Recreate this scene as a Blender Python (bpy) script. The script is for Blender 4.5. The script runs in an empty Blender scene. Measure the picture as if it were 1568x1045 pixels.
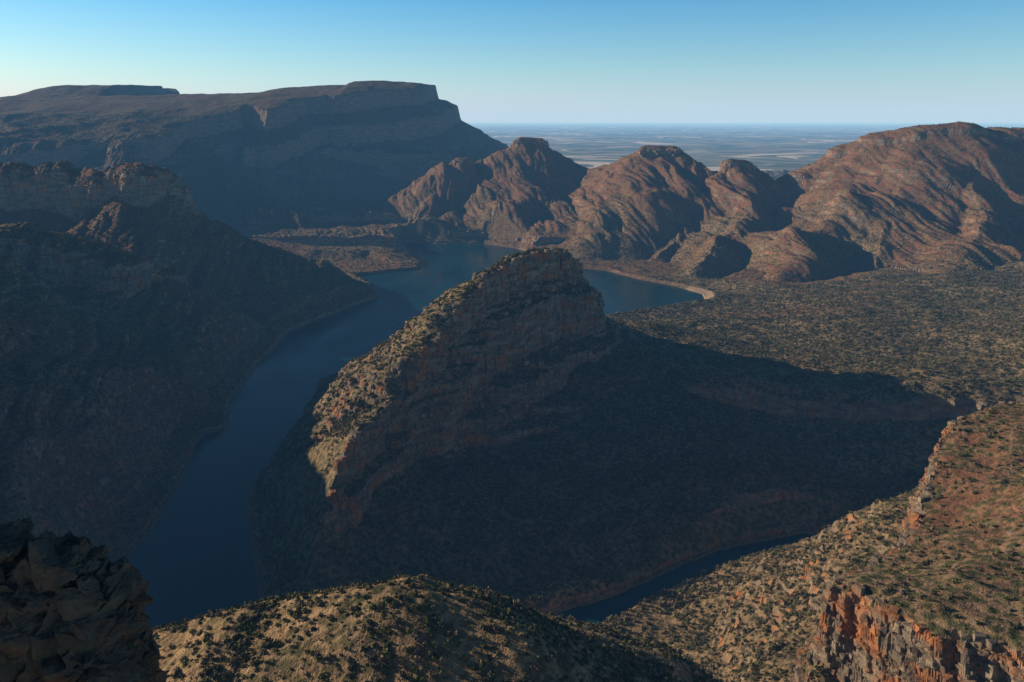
import bpy, math
import numpy as np
rng=np.random.default_rng(7)
sc=bpy.context.scene
H=600.0
# ------------------------------------------------------------------ noise
perm=rng.permutation(256).astype(np.int32)
ang=rng.random(256)*2*np.pi
GX=np.cos(ang).astype(np.float32); GY=np.sin(ang).astype(np.float32)
def perlin(x,y,seed=0):
    xi=np.floor(x); yi=np.floor(y)
    xf=(x-xi).astype(np.float32); yf=(y-yi).astype(np.float32)
    xi=xi.astype(np.int32)+seed*37; yi=yi.astype(np.int32)+seed*17
    u=xf*xf*xf*(xf*(xf*6-15)+10); v=yf*yf*yf*(yf*(yf*6-15)+10)
    p0=perm[xi&255]; p1=perm[(xi+1)&255]
    def g(p,yy,dx,dy):
        h=perm[(p+yy)&255]; return GX[h]*dx+GY[h]*dy
    a=g(p0,yi,xf,yf); b=g(p1,yi,xf-1,yf)
    c=g(p0,yi+1,xf,yf-1); d=g(p1,yi+1,xf-1,yf-1)
    return 1.4*((a*(1-u)+b*u)*(1-v)+(c*(1-u)+d*u)*v)
def fbm(x,y,o=3,seed=0,gain=.5):
    s=0;a=1.0;t=0
    for i in range(o):
        s=s+a*perlin(x,y,seed+i*5); t+=a; a*=gain; x=x*2.03+11.3; y=y*2.03+5.7
    return s/t
def ridged(x,y,o=4,seed=0):
    s=0;a=1.0;t=0;w=1.0
    for i in range(o):
        n=1-np.abs(perlin(x,y,seed+i*3))*1.6; n=n*n*w; w=np.clip(n*1.3,0,1)
        s=s+a*n; t+=a; a*=.5; x=x*2.1+3.1; y=y*2.1+7.7
    return s/t
def sst(a,b,x):
    t=np.clip((x-a)/(b-a),0,1); return t*t*(3-2*t)
# ------------------------------------------------------------------ grid
def rows():
    r=[np.linspace(-100,370,50,endpoint=False),np.arange(370,1000,1.25),np.arange(1000,2000,2.0)]
    y=2000.;l=[]
    while y<5000: l.append(y); y*=1.0018
    while y<7000: l.append(y); y*=1.004
    while y<220000: l.append(y); y*=1.05
    return np.concatenate(r+[np.array(l)])
ys=rows()
td=np.linspace(-.68,.68,1200)
to=.68+np.cumsum(np.geomspace(.0016,.08,70))
ts=np.concatenate([-to[::-1],td,to])
NR,NC=len(ys),len(ts)
Yg=np.repeat(ys[:,None],NC,1).astype(np.float32)
Xg=(ts[None,:]*(ys[:,None]+250)).astype(np.float32)
# ------------------------------------------------------------------ domain warp
far=sst(2300,3800,Yg)
f3=8.0*(1-far)
f2=11+5*sst(900,1050,Yg)*sst(1900,1700,Yg)
WX=34*fbm(Xg/260,Yg/260,2,1)+f2*fbm(Xg/70,Yg/70,2,3)+f3*fbm(Xg/30,Yg/30,2,9,.5)
WY=34*fbm(Xg/260,Yg/260,2,21)+f2*fbm(Xg/70,Yg/70,2,23)+f3*fbm(Xg/30,Yg/30,2,29,.5)
nearf=.6+.4*sst(500,1800,Yg)
X=Xg+WX*nearf; Y=Yg+WY*nearf
Z=np.full(X.shape,6,np.float32)+7*fbm(Xg/500,Yg/500,3,4)+4
LAB=np.zeros(X.shape,np.int8)
CAP=np.zeros(X.shape,bool)
def rsl(y0,y1):
    return slice(int(np.searchsorted(ys,y0)),int(np.searchsorted(ys,y1)))
def merge(sl,h,k,lab,capm=False):
    z=Z[sl]
    d=np.clip(.5+.5*(h-z)/k,0,1)
    LAB[sl]=np.where(h>z,lab,LAB[sl])
    if capm: CAP[sl]|=(h>z)
    Z[sl]=z*(1-d)+h*d+k*d*(1-d)*.5
def ridge(pts,pL,pR,R,k=8,lab=0,dm=None,capm=False):
    p=np.array(pts,float)
    sl=rsl(p[:,1].min()-R,p[:,1].max()+R)
    x=X[sl];y=Y[sl]
    best=np.full(x.shape,-1e4,np.float32)
    for a,b in zip(p[:-1],p[1:]):
        ex,ey=b[0]-a[0],b[1]-a[1]; L2=ex*ex+ey*ey; L=math.sqrt(L2)
        px=x-a[0];py=y-a[1]
        t=np.clip((px*ex+py*ey)/L2,0,1)
        dx=px-t*ex;dy=py-t*ey
        d=np.sqrt(dx*dx+dy*dy)
        cr=(ex*dy-ey*dx)/L
        w=.5+.5*cr/(d+1e-2)
        if dm is not None: d=d*dm[sl]
        h=a[2]+(b[2]-a[2])*t
        dl=np.interp(d,pL[0],pL[1]); dr=np.interp(d,pR[0],pR[1])
        best=np.maximum(best,(h-(dl*w+dr*(1-w))).astype(np.float32))
    merge(sl,best,k,lab,capm)
def sdist(poly,sl,x,y):
    p=np.array(poly,float); n=len(p)
    ins=np.zeros(x.shape,bool); dm=np.full(x.shape,1e9,np.float32)
    for i in range(n):
        a=p[i];b=p[(i+1)%n]; ex,ey=b-a; L2=ex*ex+ey*ey
        px=x-a[0];py=y-a[1]; t=np.clip((px*ex+py*ey)/L2,0,1)
        dx=px-t*ex;dy=py-t*ey
        dm=np.minimum(dm,dx*dx+dy*dy)
        if abs(ey)>1e-6:
            c=((y<b[1])!=(y<a[1]))&(px<ex*py/ey)
            ins^=c
    d=np.sqrt(dm); return np.where(ins,-d,d)
def shep(pts,x,y,pw=1.5,s=60.):
    num=0;den=0
    for a,b,c in pts:
        w=1/((x-a)**2+(y-b)**2+s*s)**pw
        num=num+w*c;den=den+w
    return (num/den).astype(np.float32)
def mesa(poly,topf,prof,R,k=8,lab=0,dn=None):
    p=np.array(poly,float); sl=rsl(p[:,1].min()-R,p[:,1].max()+R)
    x=X[sl];y=Y[sl]; d=sdist(poly,sl,x,y)
    if dn is not None: d=d+dn(x,y)
    top=topf(x,y)
    h=top-np.interp(d,prof[0],prof[1]).astype(np.float32)
    merge(sl,h.astype(np.float32),k,lab)
def P(*a):
    return ([v for v in a[0::2]],[v for v in a[1::2]])
gul=1+.45*fbm(Xg/420,Yg/420,2,55)
gul=np.clip(gul,.55,1.6).astype(np.float32)
# ---------------- far table mountain
tm=[(-9000,4000),(-2900,3900),(-2350,4350),(-2000,4450),(-1976,4900),(-1707,5150),(-1560,4980),(-1413,5400),(-1150,5420),(-696,5800),
    (-640,6500),(-1200,7600),(-9000,8200)]
mesa(tm,lambda x,y:np.minimum(861+.21*(y-5800),890+.03*(y-6200))+26*fbm(x/500,y/900,4,70)-70*sst(-1300,-2300,x)-110*sst(-3500,-4700,x)+80*sst(-3080,-3160,x)*sst(-4300,-3400,x)*sst(5900,6200,y)
     -35*sst(-1180,-1240,x)*sst(5300,5900,y),
     P(-300,-16,-60,0,0,8,30,125,62,135,180,190,212,310,262,330,480,455,900,680,1500,850,3000,1100),2500,10,1,
     lambda x,y:90*fbm(x/420,y/420,3,301)+30*fbm(x/110,y/110,2,305))
ridge([(-1200,6300,850),(-700,6600,560),(-500,6900,330),(-100,7200,150)],P(0,0,300,200,900,450),P(0,0,300,200,900,450),1200,30,1)
for pl in [[(-1950,4700,500),(-1500,4300,300),(-1250,4050,180),(-1050,3900,60)],[(-2200,4400,500),(-1900,3900,300),(-1600,3600,170),(-1250,3450,70)],
           [(-1450,4950,430),(-1150,4650,230),(-950,4400,90)]]:
    ridge(pl,P(0,0,60,25,200,110,600,330,1500,700),P(0,0,60,25,200,110,600,330,1500,700),1200,30,1,gul)
# ---------------- right mountain range
gp=P(0,0,28,6,60,28,105,62,190,112,380,225,700,370,1300,560,3000,900)
gp2=P(0,0,60,10,105,28,124,62,170,90,330,185,350,206,420,250,760,430,1300,600,3000,900)
cr=[(-1100,4150,40),(-994,4200,72),(-731,4300,149),(-528,4400,266),(-340,4480,365),(-296,4500,380),(-230,4520,345),(-91,4550,395),(30,4590,455),(80,4600,490),(125,4600,490),(180,4590,440),(360,4500,300),(523,4300,356),
    (616,4200,411),(740,4120,460),(800,4090,460),(870,4040,425),(930,4000,385),(1027,3900,335),(1095,3860,390),(1140,3850,390),(1200,3820,345),(1270,3800,308),(1444,3800,365)]
cr2=[(1444,3800,365),(1634,3800,485),(1745,3700,545),(1874,3650,572),(2060,3600,590),(2120,3620,575),(2175,3700,520),(2250,3600,568),(2448,3600,566),(2900,3500,540),(4500,3300,500),(7000,3600,500)]
ridge(cr,gp,gp,2500,12,2,np.minimum(gul,1.3))
ridge(cr2,gp2,gp2,2500,8,2,np.minimum(gul,1.3))
sp=P(0,0,30,12,90,55,200,125,500,290,1200,520,3000,900)
for pl in [[(-296,4500,360),(-420,4200,200),(-560,4000,60)],
           [(100,4600,450),(-84,4200,200),(-156,3850,25)],[(180,4590,420),(200,4200,210),(100,3850,30)],
           [(772,4100,425),(550,3750,190),(305,3450,25)],[(930,4000,360),(850,3650,170),(620,3300,30)],
           [(1126,3850,365),(1037,3400,186),(690,3000,45)],[(1634,3800,450),(1296,3200,184),(1005,2900,60)],
           [(1874,3650,500),(1560,3200,250),(1330,2850,70)],[(2073,3600,500),(1800,3000,235),(1560,2650,90)],[(2500,3500,500),(2100,2900,260),(1800,2500,140)]]:
    ridge(pl,sp,sp,1400,22,2,gul)
cp=P(0,-4,20,0,36,10,50,26,64,62,84,76,104,102,220,184,500,400)
for pl in [[(60,4590,498),(145,4600,494)],[(715,4110,466),(830,4080,464)],[(1085,3860,405),(1150,3850,402)],[(-310,4495,385),(-275,4500,382)]]:
    ridge(pl,cp,cp,500,12,2,None,True)
# ---------------- left hills
ridge([(-3500,2700,520),(-1900,2650,455),(-1700,2600,446),(-1482,2600,470),(-1400,2580,440),(-1310,2540,438),(-1185,2500,470),(-1125,2560,420),(-1090,2590,330),(-1025,2650,225),(-960,2620,205),(-897,2600,200),(-830,2620,155),(-715,2650,95),(-545,2680,50),(-450,2665,10)],
      P(0,0,50,45,200,190,900,520,2000,700),P(0,0,35,16,60,48,90,150,150,175,420,340,700,460,2000,700),1500,8,3,gul*.4+.65)
ridge([(-3000,1950,420),(-1500,1950,362),(-1146,1900,342),(-1040,1900,325),(-948,1900,290),(-905,1960,240)],
      P(0,0,60,25,200,130,500,330,1500,600),P(0,0,50,10,70,25,90,105,150,130,400,330,900,600),1200,8,3)
ridge([(-1400,1850,370),(-1250,1650,375),(-1140,1450,372),(-1050,1250,365),(-980,1000,350),(-850,760,300),(-720,500,240)],
      P(0,0,60,20,300,190,900,500),P(0,0,40,20,60,50,120,85,300,205,560,370,1000,700),1000,16,3,gul*.5+.5)
# ---------------- plateau (right middle)
plat=[(216,1800),(288,1600),(345,1500),(563,1450),(777,1400),(1100,1300),(5000,1200),(5000,3300),(1500,3100),(900,3000),(654,2700),(541,2535),(414,2474),(281,2392),(200,2100)]
pp=[(345,1500,118),(563,1450,103),(777,1400,128),(1100,1400,165),(654,2640,4),(414,2474,4),(281,2392,4),(600,2000,58),(1100,2200,80),(1500,2500,105),(1900,2300,150),(1000,2800,35),(1400,2700,70),(2000,2700,150),(250,1800,120),(1300,1700,130),(3000,2000,260),(900,1800,85)]
mesa(plat,lambda x,y:shep(pp,x,y)+9*fbm(x/150,y/150,3,81),P(0,0,14,5,34,14,46,42,120,64,200,90,420,130,900,300),900,8,0)
# ---------------- peninsula
ridge([(-1150,3500,75),(-900,3450,48),(-700,3420,46),(-560,3400,50),(-430,3260,22)],P(0,0,60,8,120,30,300,70),P(0,0,60,6,110,30,300,70),300,12,0)
# ---------------- central butte : talus skirt, then cliffs
ridge([(-215,1110,50),(-150,1200,60),(-60,1310,62),(60,1400,72),(170,1520,95),(260,1540,105)],P(0,0,50,12,200,95,400,200),P(0,0,70,4,400,64,800,150),600,10,4)
bN=P(0,0,8,4,14,52,36,62,43,98,110,118,180,135,300,190,700,400)
bR=P(0,0,20,4,27,58,38,68,60,86,67,166,84,176,112,188,119,228,138,236,172,246,182,270,330,330,700,500)
bL=P(0,0,10,3,20,9,60,32,110,70,200,150,330,240,700,430)
bBk=P(0,0,24,10,44,46,120,120,300,260,700,500)
ridge([(-250,1068,138),(-241,1085,150),(-184,1200,172),(-163,1262,172)],bL,bN,500,4,4)
ridge([(-154,1274,222),(-110,1390,282),(-66,1470,316)],bL,bR,500,4,4)
ridge([(-66,1470,318),(8,1560,332),(60,1610,335),(115,1650,329),(145,1676,304),(156,1699,255)],bBk,bR,500,4,4)
ridge([(154,1704,245),(180,1740,190),(216,1780,152),(260,1690,135),(300,1600,122),(345,1500,118)],P(0,0,40,20,200,110,500,250),P(0,0,20,12,35,50,60,75,90,100,200,130,500,260),400,8,4)
ridge([(-165,1465,225),(-200,1490,205),(-215,1500,200),(-240,1515,160),(-302,1550,122),(-404,1650,40)],P(0,0,15,20,60,85,200,180,400,260),P(0,0,12,6,22,26,60,50,200,130,400,260),350,6,4)
# ---------------- right bluff
bl=[(223,540),(285,620),(368,700),(431,800),(520,900),(700,960),(1700,950),(1900,200),(420,330),(330,420),(262,470)]
bp=[(223,540,285),(285,610,262),(368,700,248),(431,800,256),(588,900,269),(900,950,300),(700,600,345),(330,420,296),(262,470,290),(600,400,350),(450,600,290)]
mesa(bl,lambda x,y:shep(bp,x,y,1.5,40)+6*fbm(x/60,y/60,3,91),P(-60,-6,-8,0,0,2,5,6,14,50,26,60,38,112,62,128,100,145,200,225,400,320,800,460),700,3,5,
     lambda x,y:5*np.abs(fbm(x/17,y/17,2,311))*2)
# ---------------- foreground hill
ridge([(-420,470,200),(-300,470,252),(-226,478,281),(-150,470,300),(-66,466,315),(-20,478,308),(23,500,283),(86,515,243),(150,545,190),(200,600,130)],
      P(0,0,14,3,35,16,80,55,200,170,400,300),P(0,0,40,2,80,12,150,60,400,260),400,10,6)
ridge([(-200,-60,556),(200,-60,556)],P(0,0,50,12,80,120,200,260,500,420),P(0,0,50,12,80,120,200,260,500,420),400,10,6)
# ------------------------------------------------------------------ detail relief
amp=(10+26*sst(1900,3600,Yg))*np.clip(Z/140,0,1)*(LAB!=4)*(Yg>370)*(~CAP)
amp=amp*np.where(LAB==2,.6-.5*sst(250,420,Z),1)
amp=np.where(LAB==1,amp*(1-.7*sst(500,700,Z)),amp)
amp=np.where(LAB==5,amp*(1-.8*sst(160,230,Z)),amp)
r=ridged(X/430,Y/430,3,31)-.45
Z+=(amp*r).astype(np.float32)
gw=((LAB==2)|(LAB==1)|(LAB==3))*sst(20,110,Z)*np.where(LAB==1,sst(560,420,Z),1)*np.where(CAP,sst(400,300,Z),1)
gx=Xg+.28*Yg+60*fbm(Xg/300,Yg/300,3,66)
gn=np.abs(perlin(gx/150,Yg/620,71))*1.3+.6*np.abs(perlin(gx/62,Yg/300,72))+.35*np.abs(perlin(gx/30,Yg/160,74))
Z+=(gw*(gn-.5)*np.where(LAB==2,30*(1-.6*sst(330,500,Z)),26)).astype(np.float32)
Z+=(1.2+1.4*sst(900,1300,Yg))*fbm(Xg/26,Yg/26,2,41)*np.clip(Z/12,0,1)*(1-.7*far)
Z+=4*fbm(Xg/75,Yg/75,2,43)*(LAB==6)*(Yg>370)
plainm=sst(7200,9500,Yg)
Z=Z*(1-plainm)+plainm*(10+14*fbm(Xg/4000,Yg/4000,3,8))
def slope(Z,full=False):
    dzx=np.gradient(Z,ts,axis=1)/(Yg+250)
    dzy=np.gradient(Z,ys,axis=0)
    dzy=dzy-dzx*ts[None,:]
    s=np.sqrt(dzx**2+dzy**2)
    return (s,dzx,dzy) if full else s
S=slope(Z)
hh=np.where(Yg>3000,38.,15.)
q=(Z+9*fbm(Xg/90,Yg/90,2,13))/hh
off=(q*hh-Z)
f=q-np.floor(q)
zt=(np.floor(q)+sst(.3,.8,f))*hh-off
lo=np.where(LAB==2,1.1,np.where(LAB==3,.8,.6))
pm=np.where((LAB==4)|(LAB==5),.6,np.where(LAB==1,.6,.45)*sst(-.15,.3,fbm(Xg/240,Yg/240,3,33)))
m=np.clip((S-lo)/.5,0,1)*pm
Z=(Z*(1-m)+zt*m).astype(np.float32)
# ------------------------------------------------------------------ water carving
water=[(-460,910),(-522,1081),(-534,1188),(-558,1343),(-589,1497),(-552,1529),(-604,1670),(-621,1915),(-633,2209),(-566,2392),(-445,2657),(-480,2800),(-602,3025),(-500,3100),(-379,3158),(-365,3250),(-394,3333),(-470,3600),(-549,3830),
(-350,3800),(-139,3789),(18,3673),(120,3420),(230,3214),(379,3117),(482,2951),(600,2813),(654,2700),(640,2609),(541,2535),(414,2474),(281,2392),(200,2200),(0,2120),(-200,2060),(-330,1960),(-447,1796),(-426,1579),(-428,1452),(-423,1272),(-405,1188),(-359,1081),(-309,965),
(-270,900),(-100,890),(40,942),(138,999),(235,1062),(333,1106),(421,1138),(480,1125),(441,1092),(402,1081),(327,1073),(218,1020),(132,952),(57,899),(-60,850),(-250,820),(-430,830)]
sl=rsl(600,4600)
sd=sdist(water,sl,Xg[sl]+.35*WX[sl],Yg[sl]+.35*WY[sl])
beach=np.exp(-(((Xg[sl]-650)/90)**2+((Yg[sl]-2700)/110)**2))
cap=np.where(sd>0,1.2+sd*(.75-.7*beach)+np.clip(sd-40,0,None)*.6,-1.5+sd*.2)
cap=np.where((sd>0)&(sd<8),sd*.45-.3,cap)
Z[sl]=np.minimum(Z[sl],np.maximum(cap,-25)).astype(np.float32)
S,GXX,GYY=slope(Z,True)
SD=np.full(Z.shape,1e4,np.float32); SD[sl]=sd
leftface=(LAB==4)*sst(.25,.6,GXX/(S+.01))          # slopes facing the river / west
green=.5+.6*fbm(Xg/300,Yg/300,3,15)
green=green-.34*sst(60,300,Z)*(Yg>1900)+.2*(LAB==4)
green=np.where(Yg<1300,green+.1,green)
green=np.where(LAB==5,np.where(Z>225,green-.15,green+.3),green)
green=np.where(LAB==1,green+.4,green)
green=np.where((LAB==0)&(Yg<2700),green+.25,green)
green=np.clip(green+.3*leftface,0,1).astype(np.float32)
beachA=np.zeros(Z.shape,np.float32); beachA[sl]=beach*(sd<35)
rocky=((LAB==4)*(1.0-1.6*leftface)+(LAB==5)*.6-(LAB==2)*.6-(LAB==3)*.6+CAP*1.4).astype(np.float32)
painted_shade=((LAB==1)*.8+(LAB==3)*.55+(LAB==4)*.45*(1-leftface)+(LAB==2)*.12).astype(np.float32)  # shade painted into colour: mesa, hills, butte's unlit sides; range slightly toned
dry_sunlit=((LAB==6)*(.45+.8*fbm(Xg/60,Yg/60,3,201))+(LAB==5)*(Z<225)*.3+(LAB==0)*(Yg>1300)*(Yg<3200)*.2).astype(np.float32)  # tan dry grass, with sunlit brightness of the foreground lifted in the colour
# ------------------------------------------------------------------ node helpers
class NT:
    def __init__(s,nt): s.nt=nt; nt.nodes.clear()
    def n(s,t,**k):
        nd=s.nt.nodes.new(t)
        for a,v in k.items(): setattr(nd,a,v)
        return nd
    def l(s,a,b): s.nt.links.new(a,b)
    def setin(s,sock,v):
        if isinstance(v,bpy.types.NodeSocket): s.l(v,sock)
        else: sock.default_value=v
    def math(s,op,a,b=0,c=0,clamp=False):
        nd=s.n('ShaderNodeMath',operation=op,use_clamp=clamp)
        s.setin(nd.inputs[0],a);s.setin(nd.inputs[1],b);s.setin(nd.inputs[2],c)
        return nd.outputs[0]
    def mr(s,v,a,b,c=0.,d=1.):
        nd=s.n('ShaderNodeMapRange',interpolation_type='SMOOTHSTEP')
        s.setin(nd.inputs[0],v);nd.inputs[1].default_value=a;nd.inputs[2].default_value=b;nd.inputs[3].default_value=c;nd.inputs[4].default_value=d
        return nd.outputs[0]
    def mix(s,f,a,b,mode='MIX'):
        nd=s.n('ShaderNodeMix',data_type='RGBA',blend_type=mode)
        s.setin(nd.inputs[0],f)
        for i,v in ((6,a),(7,b)):
            if isinstance(v,tuple): nd.inputs[i].default_value=(*v,1)
            else: s.l(v,nd.inputs[i])
        return nd.outputs[2]
    def noise(s,vec,scale,det=3,rough=.55):
        nd=s.n('ShaderNodeTexNoise'); s.l(vec,nd.inputs['Vector'])
        nd.inputs['Scale'].default_value=scale;nd.inputs['Detail'].default_value=det;nd.inputs['Roughness'].default_value=rough
        return nd.outputs[0]
    def vor(s,vec,scale,feature='F1',rnd=1,out=0):
        nd=s.n('ShaderNodeTexVoronoi',feature=feature); s.l(vec,nd.inputs['Vector'])
        nd.inputs['Scale'].default_value=scale; nd.inputs['Randomness'].default_value=rnd
        return nd.outputs[out]
    def mapv(s,vec,sc):
        nd=s.n('ShaderNodeMapping'); s.l(vec,nd.inputs[0]); nd.inputs['Scale'].default_value=sc
        return nd.outputs[0]
    def bump(s,h,strength,dist,nrm=None):
        nd=s.n('ShaderNodeBump'); s.l(h,nd.inputs['Height']); nd.inputs['Strength'].default_value=strength; nd.inputs['Distance'].default_value=dist
        if nrm is not None: s.l(nrm,nd.inputs['Normal'])
        return nd.outputs[0]
def mat(name):
    m=bpy.data.materials.new(name); m.use_nodes=True
    return m,NT(m.node_tree)
def finish(t,col,rough,nrm=None,spec=.2):
    b=t.n('ShaderNodeBsdfPrincipled'); t.setin(b.inputs['Base Color'],col)
    t.setin(b.inputs['Roughness'],rough); b.inputs['Specular IOR Level'].default_value=spec
    if nrm is not None: t.l(nrm,b.inputs['Normal'])
    o=t.n('ShaderNodeOutputMaterial'); t.l(b.outputs[0],o.inputs[0]); return b
def rockcol(t,pos,world=None):
    band=t.noise(t.mapv(pos,(.022,.022,.10)),1,3,.65)
    blot=t.noise(t.mapv(pos,(.03,.03,.045)),1,3,.65)
    fine=t.noise(pos,.3,3,.7)
    streak=t.noise(t.mapv(pos,(.12,.12,.018)),1,3,.6)
    c=t.mix(t.mr(band,.38,.62),(.19,.165,.14),(.38,.315,.235))
    if world is not None:
        s=t.n('ShaderNodeSeparateXYZ'); t.l(world,s.inputs[0])
        nearm=t.mr(s.outputs[1],1000,900)      # more orange rock on the near bluff
        blot=t.math('ADD',blot,t.math('MULTIPLY',nearm,.06))
    c=t.mix(t.mr(blot,.50,.66),c,(.46,.20,.085))
    c=t.mix(t.mr(streak,.50,.68,0,.6),c,(.09,.085,.08))
    c=t.mix(t.mr(fine,.5,.7,0,.75),c,(.10,.085,.07))
    return c,band,fine
tm_,t=mat('terrain_scrub_and_rock')
g=t.n('ShaderNodeNewGeometry'); pos=g.outputs['Position']
sep=t.n('ShaderNodeSeparateXYZ'); t.l(g.outputs['Normal'],sep.inputs[0])
sp_=t.n('ShaderNodeSeparateXYZ'); t.l(pos,sp_.inputs[0])
def att(nm): return t.n('ShaderNodeAttribute',attribute_name=nm).outputs['Fac']
ga=att('green'); ba=att('beach'); ra=att('rocky'); da=att('painted_shade'); dr=att('dry_sunlit')
mid=t.noise(pos,.03,4,.6); sm=t.noise(pos,.16,4,.65)
spots=t.vor(pos,.13)
soil=t.mix(t.mr(mid,.35,.65),(.27,.13,.08),(.31,.20,.125))
soil=t.mix(t.mr(ga,.3,.75),soil,(.31,.24,.15))
soil=t.mix(t.mr(dr,.1,.7),soil,(.50,.35,.20))
soil=t.mix(t.mr(sm,.42,.70,0,.75),soil,(.12,.08,.05))
veg=t.mix(t.mr(mid,.4,.6),(.055,.065,.03),(.11,.115,.055))
vm=t.math('MULTIPLY',t.mr(spots,.68,.28),t.mr(t.math('ADD',mid,t.math('MULTIPLY',ga,.35)),.40,.66))
vm=t.math('MULTIPLY',vm,t.mr(dr,0,.8,1,.4))
ground=t.mix(vm,soil,veg)
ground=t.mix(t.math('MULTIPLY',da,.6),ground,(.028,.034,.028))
rc,band,fine=rockcol(t,pos,pos)
st=t.math('ADD',sep.outputs['Z'],t.math('MULTIPLY',t.math('SUBTRACT',sm,.5),.5))
st=t.math('SUBTRACT',st,t.math('MULTIPLY',ra,.12))
steep=t.mr(st,.66,.5)
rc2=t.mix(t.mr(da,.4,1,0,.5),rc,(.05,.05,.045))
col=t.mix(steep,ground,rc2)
shore=t.mr(t.math('ADD',sp_.outputs['Z'],t.math('MULTIPLY',sm,2)),3.6,2.0)
col=t.mix(t.math('MULTIPLY',shore,.7),col,(.21,.155,.11))
col=t.mix(t.mr(ba,.4,.65),col,(.46,.35,.24))
fv=t.vor(t.mapv(pos,(.0011,.00042,1)),1,out=1)
fs=t.n('ShaderNodeSeparateColor'); t.l(fv,fs.inputs[0])
fn=t.noise(t.mapv(pos,(.0005,.00022,1)),1,4,.65)
pc=t.mix(t.mr(fn,.4,.62),(.14,.17,.12),(.38,.36,.27))
pc=t.mix(t.mr(fs.outputs[0],.82,.9,0,.9),pc,(.80,.72,.58))
pc=t.mix(t.mr(fs.outputs[1],.7,.8,0,.7),pc,(.08,.12,.08))
col=t.mix(t.mr(sp_.outputs['Y'],7500,9500),col,pc)
n1=t.bump(t.math('ADD',sm,t.math('MULTIPLY',fine,.8)),.9,2.6)
finish(t,col,.95,n1,.05)
# ------------------------------------------------------------------ build meshes
idx=np.arange(NR*NC,dtype=np.int32).reshape(NR,NC)
quads=np.stack([idx[:-1,:-1],idx[:-1,1:],idx[1:,1:],idx[1:,:-1]],-1).reshape(-1,4)
flab=LAB[:-1,:-1].reshape(-1)
V=np.stack([Xg,Yg,Z],-1).reshape(-1,3)
atts=(('green',green.reshape(-1)),('beach',beachA.reshape(-1)),('rocky',rocky.reshape(-1)),('painted_shade',painted_shade.reshape(-1)),('dry_sunlit',dry_sunlit.reshape(-1)))
names={0:'terrain',1:'table_mountain',2:'mountain_range',3:'canyon_hills',4:'rock_butte',5:'cliff_bluff',6:'scrub_hill'}
def build(name,q):
    u,inv=np.unique(q,return_inverse=True)
    me=bpy.data.meshes.new(name)
    me.vertices.add(len(u)); me.vertices.foreach_set('co',V[u].astype(np.float32).ravel())
    me.loops.add(q.size); me.loops.foreach_set('vertex_index',inv.reshape(-1).astype(np.int32))
    me.polygons.add(len(q)); me.polygons.foreach_set('loop_start',np.arange(0,q.size,4,dtype=np.int32))
    for nm,arr in atts:
        a=me.attributes.new(nm,'FLOAT','POINT'); a.data.foreach_set('value',arr[u].astype(np.float32))
    me.update(calc_edges=True); me.shade_flat()
    me.materials.append(tm_)
    o=bpy.data.objects.new(name,me); sc.collection.objects.link(o); return o
for k,nm in names.items():
    q=quads[flab==k]
    if len(q): build(nm,q)
# ------------------------------------------------------------------ water
wm,t=mat('lake_water')
g=t.n('ShaderNodeNewGeometry')
w1=t.noise(t.mapv(g.outputs['Position'],(.25,.12,1)),1,4,.6)
w2=t.noise(t.mapv(g.outputs['Position'],(.006,.003,1)),1,4,.6)
b=finish(t,t.mix(t.mr(w2,.35,.65),(.002,.038,.062),(.003,.054,.080)),t.mr(w2,.35,.65,.08,.26),t.bump(w1,.4,.5),.08)
me=bpy.data.meshes.new('lake')
me.from_pydata([(-900,700,0),(1000,700,0),(1000,4200,0),(-900,4200,0)],[],[(0,1,2,3)])
me.materials.append(wm); o=bpy.data.objects.new('lake',me); sc.collection.objects.link(o)
# ------------------------------------------------------------------ instancing helper
def scatter(name,coll,pts,scl3,rot):
    n=len(pts)
    me=bpy.data.meshes.new(name); me.vertices.add(n); me.vertices.foreach_set('co',pts.astype(np.float32).ravel())
    a=me.attributes.new('scl','FLOAT_VECTOR','POINT'); a.data.foreach_set('vector',scl3.astype(np.float32).ravel())
    a=me.attributes.new('rot','FLOAT_VECTOR','POINT'); a.data.foreach_set('vector',rot.astype(np.float32).ravel())
    bo=bpy.data.objects.new(name,me); sc.collection.objects.link(bo)
    ng=bpy.data.node_groups.new('scatter_'+name,'GeometryNodeTree')
    ng.interface.new_socket('Geometry',in_out='INPUT',socket_type='NodeSocketGeometry')
    ng.interface.new_socket('Geometry',in_out='OUTPUT',socket_type='NodeSocketGeometry')
    gi=ng.nodes.new('NodeGroupInput');go=ng.nodes.new('NodeGroupOutput')
    ip=ng.nodes.new('GeometryNodeInstanceOnPoints'); ci=ng.nodes.new('GeometryNodeCollectionInfo')
    ci.inputs['Collection'].default_value=coll; ci.inputs['Separate Children'].default_value=True; ci.inputs['Reset Children'].default_value=True
    m2p=ng.nodes.new('GeometryNodeMeshToPoints')
    def attr(nm):
        a=ng.nodes.new('GeometryNodeInputNamedAttribute'); a.data_type='FLOAT_VECTOR'; a.inputs['Name'].default_value=nm
        return [s for s in a.outputs if s.enabled and s.name=='Attribute'][0]
    L=ng.links.new
    L(gi.outputs[0],m2p.inputs['Mesh']); L(m2p.outputs[0],ip.inputs['Points']); L(ci.outputs[0],ip.inputs['Instance'])
    ip.inputs['Pick Instance'].default_value=True
    L(attr('rot'),ip.inputs['Rotation']); L(attr('scl'),ip.inputs['Scale']); L(ip.outputs[0],go.inputs[0])
    md=bo.modifiers.new('scatter','NODES'); md.node_group=ng
    return bo
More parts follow.
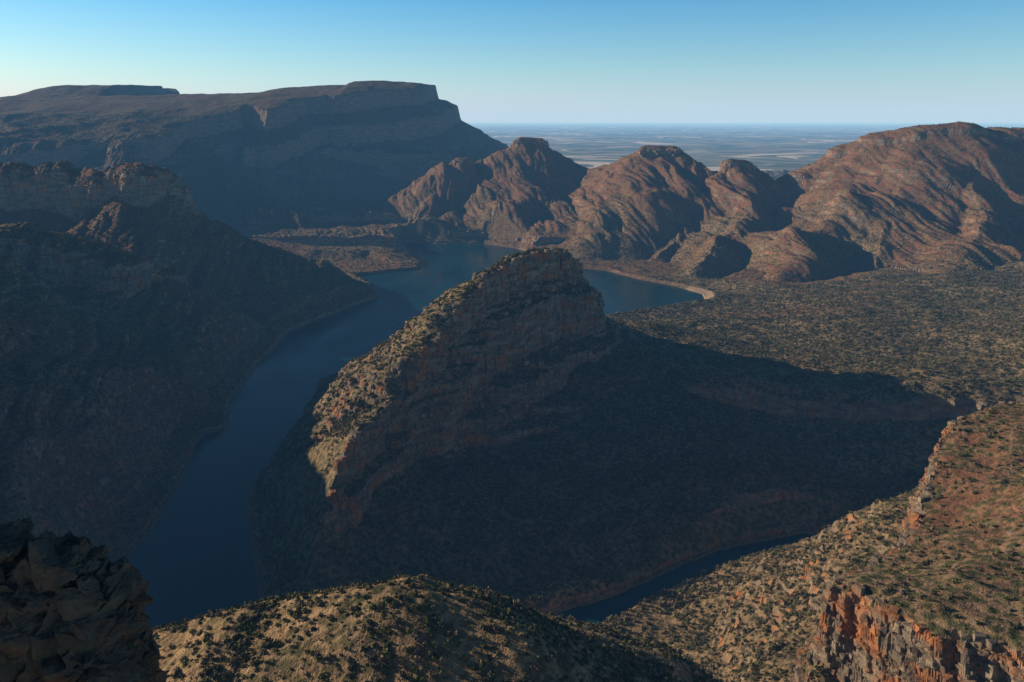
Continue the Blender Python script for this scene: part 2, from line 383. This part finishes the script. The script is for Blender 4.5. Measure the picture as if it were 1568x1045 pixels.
# ------------------------------------------------------------------ bushes
bm_,t=mat('bush_foliage')
oi=t.n('ShaderNodeObjectInfo')
rp=t.n('ShaderNodeValToRGB'); t.l(oi.outputs['Random'],rp.inputs[0])
cr_=rp.color_ramp; cr_.elements[0].color=(.055,.07,.032,1); cr_.elements[1].color=(.27,.215,.16,1)
for p_,c_ in ((.3,(.10,.12,.055,1)),(.55,(.20,.21,.085,1)),(.78,(.21,.185,.15,1))):
    e=cr_.elements.new(p_); e.color=c_
finish(t,rp.outputs[0],.9,None,.1)
bc=bpy.data.collections.new('bush_sources')
for k in range(6):
    n=60; d=rng.normal(size=(n,3)); d/=np.linalg.norm(d,axis=1)[:,None]
    rr=(.45+.55*rng.random(n)**.5)
    lob=rng.normal(size=(4,3))*.3; c=d*rr[:,None]*np.array([.75,.75,.6])+lob[rng.integers(0,4,n)]
    c[:,2]=np.abs(c[:,2])+.15
    vs=[];fs_=[]
    for i in range(n):
        a=rng.normal(size=3);a/=np.linalg.norm(a); b_=np.cross(a,rng.normal(size=3)); b_/=np.linalg.norm(b_)
        s=.2+.18*rng.random()
        j=len(vs); vs+= [c[i]+a*s,c[i]+b_*s,c[i]-a*s*.8,c[i]-b_*s]; fs_.append((j,j+1,j+2,j+3))
    me=bpy.data.meshes.new('bush_shape'); me.from_pydata([tuple(v) for v in vs],[],fs_); me.materials.append(bm_)
    bc.objects.link(bpy.data.objects.new('bush_shape',me))
dX=np.gradient(Xg,axis=1); dY=np.gradient(ys)[:,None]
area=dX*dY
dens=np.where(Yg<620,1/9.,np.where(Yg<1250,1/17.,np.where(Yg<2700,1/50.,1/150.)))
pat=.35+1.3*sst(-.25,.35,fbm(Xg/45,Yg/45,3,101))
smax=np.where(LAB==4,.95+.5*leftface,1.25)
vis=(Yg>375)&(Yg<5000)&(np.abs(Xg)<.70*Yg+30)
pr=area*dens*pat*(Z>2.5)*vis*np.clip((smax-S)/.4,0,1)*(beachA<.3)*(.4+green)
pr=np.where((LAB==5)&(Z>225),pr*.35,pr)
pick=np.argwhere(rng.random(Z.shape)<pr)
i,j=pick[:,0],pick[:,1]
n=len(i)
pts=np.stack([Xg[i,j],Yg[i,j],Z[i,j]-.2],-1)
scl=(.7+2.1*rng.random(n)**2.2+.8*(Yg[i,j]>1200))*np.where(SD[i,j]<60,1.15,1)
scl=np.where(Yg[i,j]<700,.4+1.9*rng.random(n)**2.2,scl)
rot=np.zeros((n,3)); rot[:,2]=rng.random(n)*6.28
scatter('bushes',bc,pts,np.repeat(scl[:,None],3,1),rot)
# ------------------------------------------------------------------ cliff blocks
import bmesh
from mathutils import Vector, Matrix, Euler, noise as mn
crm,t=mat('cliff_rock')
g=t.n('ShaderNodeNewGeometry')
rc,band,fine=rockcol(t,g.outputs['Position'],g.outputs['Position'])
oi=t.n('ShaderNodeObjectInfo')
rc=t.mix(t.math('MULTIPLY',oi.outputs['Random'],.3),rc,(.15,.13,.11))
finish(t,rc,.95,t.bump(fine,.8,1.5),.05)
rs=np.random.default_rng(3)
cc=bpy.data.collections.new('cliff_block_sources')
for k in range(10):
    bm=bmesh.new(); pts_=[]
    for sx in (-1,1):
        for sy in (-1,1):
            for sz in (-1,1):
                for kk in range(2):
                    pts_.append((sx*rs.uniform(.5,1),sy*rs.uniform(.5,1),sz*rs.uniform(.5,1)))
    vs=[bm.verts.new(Vector(p)) for p in pts_]
    r_=bmesh.ops.convex_hull(bm,input=vs)
    bad=[e for e in r_['geom_interior'] if isinstance(e,bmesh.types.BMVert)]
    if bad: bmesh.ops.delete(bm,geom=bad,context='VERTS')
    me=bpy.data.meshes.new('cliff_block'); bm.to_mesh(me); bm.free(); me.materials.append(crm)
    cc.objects.link(bpy.data.objects.new('cliff_block',me))
A3=area*np.sqrt(1+np.clip(S,0,5)**2)
bs=np.where(LAB==5,2.4,np.where(LAB==4,4.2,4.5)); bs=np.where(CAP,7.,bs)
pr=A3/(bs*bs*1.5)*vis*((Yg<2600)|CAP)*np.clip((S-1.05-.5*leftface)/.4,0,1)*(Z>6)*np.where((LAB==4)|(LAB==5)|CAP,1,.3)*(LAB!=6)
pr=np.where((LAB==5)&(Z<150),0,pr)
pick=np.argwhere(rng.random(Z.shape)<pr); i,j=pick[:,0],pick[:,1]; n=len(i)
s=bs[i,j]*(.3+1.2*rng.random(n)**1.8)
nx,ny=GXX[i,j],GYY[i,j]; nl=np.sqrt(nx**2+ny**2+1)
pts=np.stack([Xg[i,j]+nx/nl*s*.4,Yg[i,j]+ny/nl*s*.4,Z[i,j]-s*.3],-1)
scl=np.stack([s*(.8+.9*rng.random(n)),s*(.7+.4*rng.random(n)),s*(.45+1.0*rng.random(n)**1.3)],-1)
rot=rng.normal(size=(n,3))*.08
rot[:,2]=.65+.5*fbm(pts[:,0]/120,pts[:,1]/120,2,5)+rng.normal(size=n)*.28+rng.integers(0,4,n)*math.pi/2
scatter('cliff_rocks',cc,pts,scl,rot)
# ------------------------------------------------------------------ near rock outcrop and added off-frame shade tower
rm,t=mat('outcrop_rock')
g=t.n('ShaderNodeNewGeometry'); pos=t.mapv(g.outputs['Position'],(7,7,7))
rc,band,fine=rockcol(t,pos)
lich=t.noise(g.outputs['Position'],1.3,5,.7)
rc=t.mix(.66,rc,(.055,.066,.073))  # dark bluish tone puts the outcrop's shade into its colour
c=t.mix(t.mr(lich,.58,.68,0,.6),rc,(.09,.09,.025))
finish(t,c,.9,t.bump(t.math('ADD',fine,t.noise(g.outputs['Position'],3,5,.7)),1,.3),.2)
bm=bmesh.new()
def block(cx,cy,cz,sx,sy,sz,tilt=.35):
    pts=[]
    for k in range(13):
        v=rs.uniform(-1,1,3); ax=rs.integers(0,3); v[ax]=np.sign(v[ax])*rs.uniform(.85,1)
        pts.append(Vector((v[0]*sx,v[1]*sy,v[2]*sz)))
    R=Euler((rs.normal()*tilt*.5,-.3+rs.normal()*tilt*.5,rs.random()*6)).to_matrix()
    vs=[bm.verts.new(R@p+Vector((cx,cy,cz))) for p in pts]
    r=bmesh.ops.convex_hull(bm,input=vs)
    bad=[e for e in r['geom_interior'] if isinstance(e,bmesh.types.BMVert)]
    if bad: bmesh.ops.delete(bm,geom=bad,context='VERTS')
def xedge(z): return -23.8+(576-z)*.36+.5*math.sin(z*1.7)
for q in range(1000):
    z=rs.uniform(564,575.6); xr=xedge(z)
    x=rs.uniform(-34,xr); s=rs.uniform(.2,1.3)**1.3
    if z+s*.6>575.4-.3*abs(x+28)*(x>-28)+.4*math.sin(x*1.9): continue
    block(x-s*.8,45.2+rs.uniform(-1.4,1.0)+(z-568)*.12+s*.5,z,s*1.35,s*1.2,s*.8,.7)
for q in range(120):
    z=rs.uniform(545,566); x=rs.uniform(-36,xedge(z)-2); s=rs.uniform(1.2,2.6); block(x-1,46,z,s*1.3,s*1.2,s)
for (x,y,z,a,b,c) in [(-29.5,48.5,566,4.5,2,5.2),(-33,50,550,10,5,12),(-31,51,515,13,10,24),(-60,62,548,18,12,14),(-88,66,588,15,12,20),(-94,68,560,18,14,30),(-70,66,530,30,18,26),(-60,60,490,40,24,34)]:  # far-left blocks: unseen tower added to cast shade on the outcrop
    for k in range(5): block(x+rs.normal()*a*.15,y+abs(rs.normal())*b*.2,z-abs(rs.normal())*c*.1,a*.8,b*.8,c*.8,.15)
bmesh.ops.subdivide_edges(bm,edges=[e for e in bm.edges if e.calc_length()<5],cuts=4,use_grid_fill=True)
def nv(p): return Vector((mn.noise(p),mn.noise(p+Vector((9,0,0))),mn.noise(p+Vector((0,9,0)))))
for v in bm.verts:
    v.co+=nv(v.co*1.2)*.22+nv(v.co*4.5)*.13
me=bpy.data.meshes.new('outcrop_and_shade_tower'); bm.to_mesh(me); bm.free(); me.materials.append(rm)
ro=bpy.data.objects.new('outcrop_and_shade_tower',me); sc.collection.objects.link(ro)
# ------------------------------------------------------------------ atmosphere
am=bpy.data.materials.new('air_haze'); am.use_nodes=True; t=NT(am.node_tree)
ab=t.n('ShaderNodeVolumeAbsorption'); em=t.n('ShaderNodeEmission'); ad=t.n('ShaderNodeAddShader'); o=t.n('ShaderNodeOutputMaterial')
sig=(.8e-5,1.5e-5,2.35e-5); leq=(.50,.68,.80)
D=3e-5
ab.inputs['Density'].default_value=D; ab.inputs['Color'].default_value=(*[1-s/D for s in sig],1)
em.inputs['Strength'].default_value=1e-5; em.inputs['Color'].default_value=(*[s*l/1e-5 for s,l in zip(sig,leq)],1)  # haze glows by emission, standing in for light scattered in the air
t.l(ab.outputs[0],ad.inputs[0]);t.l(em.outputs[0],ad.inputs[1]);t.l(ad.outputs[0],o.inputs['Volume'])
me=bpy.data.meshes.new('atmosphere')
x0,x1,y0,y1,z0,z1=-300000,300000,-3000,215000,-200,2600
vs=[(x,y,z) for z in (z0,z1) for y in (y0,y1) for x in (x0,x1)]
me.from_pydata(vs,[],[(0,2,3,1),(4,5,7,6),(0,1,5,4),(2,6,7,3),(0,4,6,2),(1,3,7,5)])
me.materials.append(am); ao=bpy.data.objects.new('atmosphere',me); sc.collection.objects.link(ao)
# ------------------------------------------------------------------ light & sky
el=math.radians(17.5); sv=Vector((-.94*math.cos(el),.341*math.cos(el),math.sin(el)))
sun=bpy.data.lights.new('sun','SUN'); sun.energy=5; sun.angle=math.radians(.5); sun.color=(1,.80,.58)
so=bpy.data.objects.new('sun',sun); so.rotation_euler=sv.to_track_quat('Z','Y').to_euler(); sc.collection.objects.link(so)
w=bpy.data.worlds.new('World'); sc.world=w; w.use_nodes=True; t=NT(w.node_tree)
sk=t.n('ShaderNodeTexSky',sky_type='NISHITA'); sk.sun_disc=False; sk.sun_elevation=el; sk.sun_rotation=math.atan2(sv.x,sv.y)
sk.altitude=1200; sk.air_density=1.0; sk.dust_density=1.0; sk.ozone_density=2.0
tc=t.n('ShaderNodeTexCoord'); sx=t.n('ShaderNodeSeparateXYZ'); t.l(tc.outputs['Generated'],sx.inputs[0])
rp=t.n('ShaderNodeValToRGB'); t.l(sx.outputs[2],rp.inputs[0])
e=rp.color_ramp.elements; e[0].position=0; e[0].color=(.95,1,1,1); e[1].position=1; e[1].color=(.05,.09,.13,1)
for p_,c_ in ((.06,(.74,.98,1.03,1)),(.15,(.36,.83,1.1,1)),(.22,(.09,.19,.26,1))):
    k=e.new(p_); k.color=c_
bg=t.n('ShaderNodeBackground'); bg.inputs[1].default_value=.13; o=t.n('ShaderNodeOutputWorld')
t.l(t.mix(1.0,sk.outputs[0],rp.outputs[0],'MULTIPLY'),bg.inputs[0]); t.l(bg.outputs[0],o.inputs[0])
# ------------------------------------------------------------------ camera
cd=bpy.data.cameras.new('camera'); cd.lens=27.55; cd.sensor_width=36; cd.shift_y=-338/1568; cd.clip_start=1; cd.clip_end=500000
co=bpy.data.objects.new('camera',cd); co.location=(0,0,H); co.rotation_euler=(math.radians(90),0,0); sc.collection.objects.link(co); sc.camera=co
sc.view_settings.view_transform='Standard'; sc.view_settings.look='None'; sc.view_settings.exposure=0
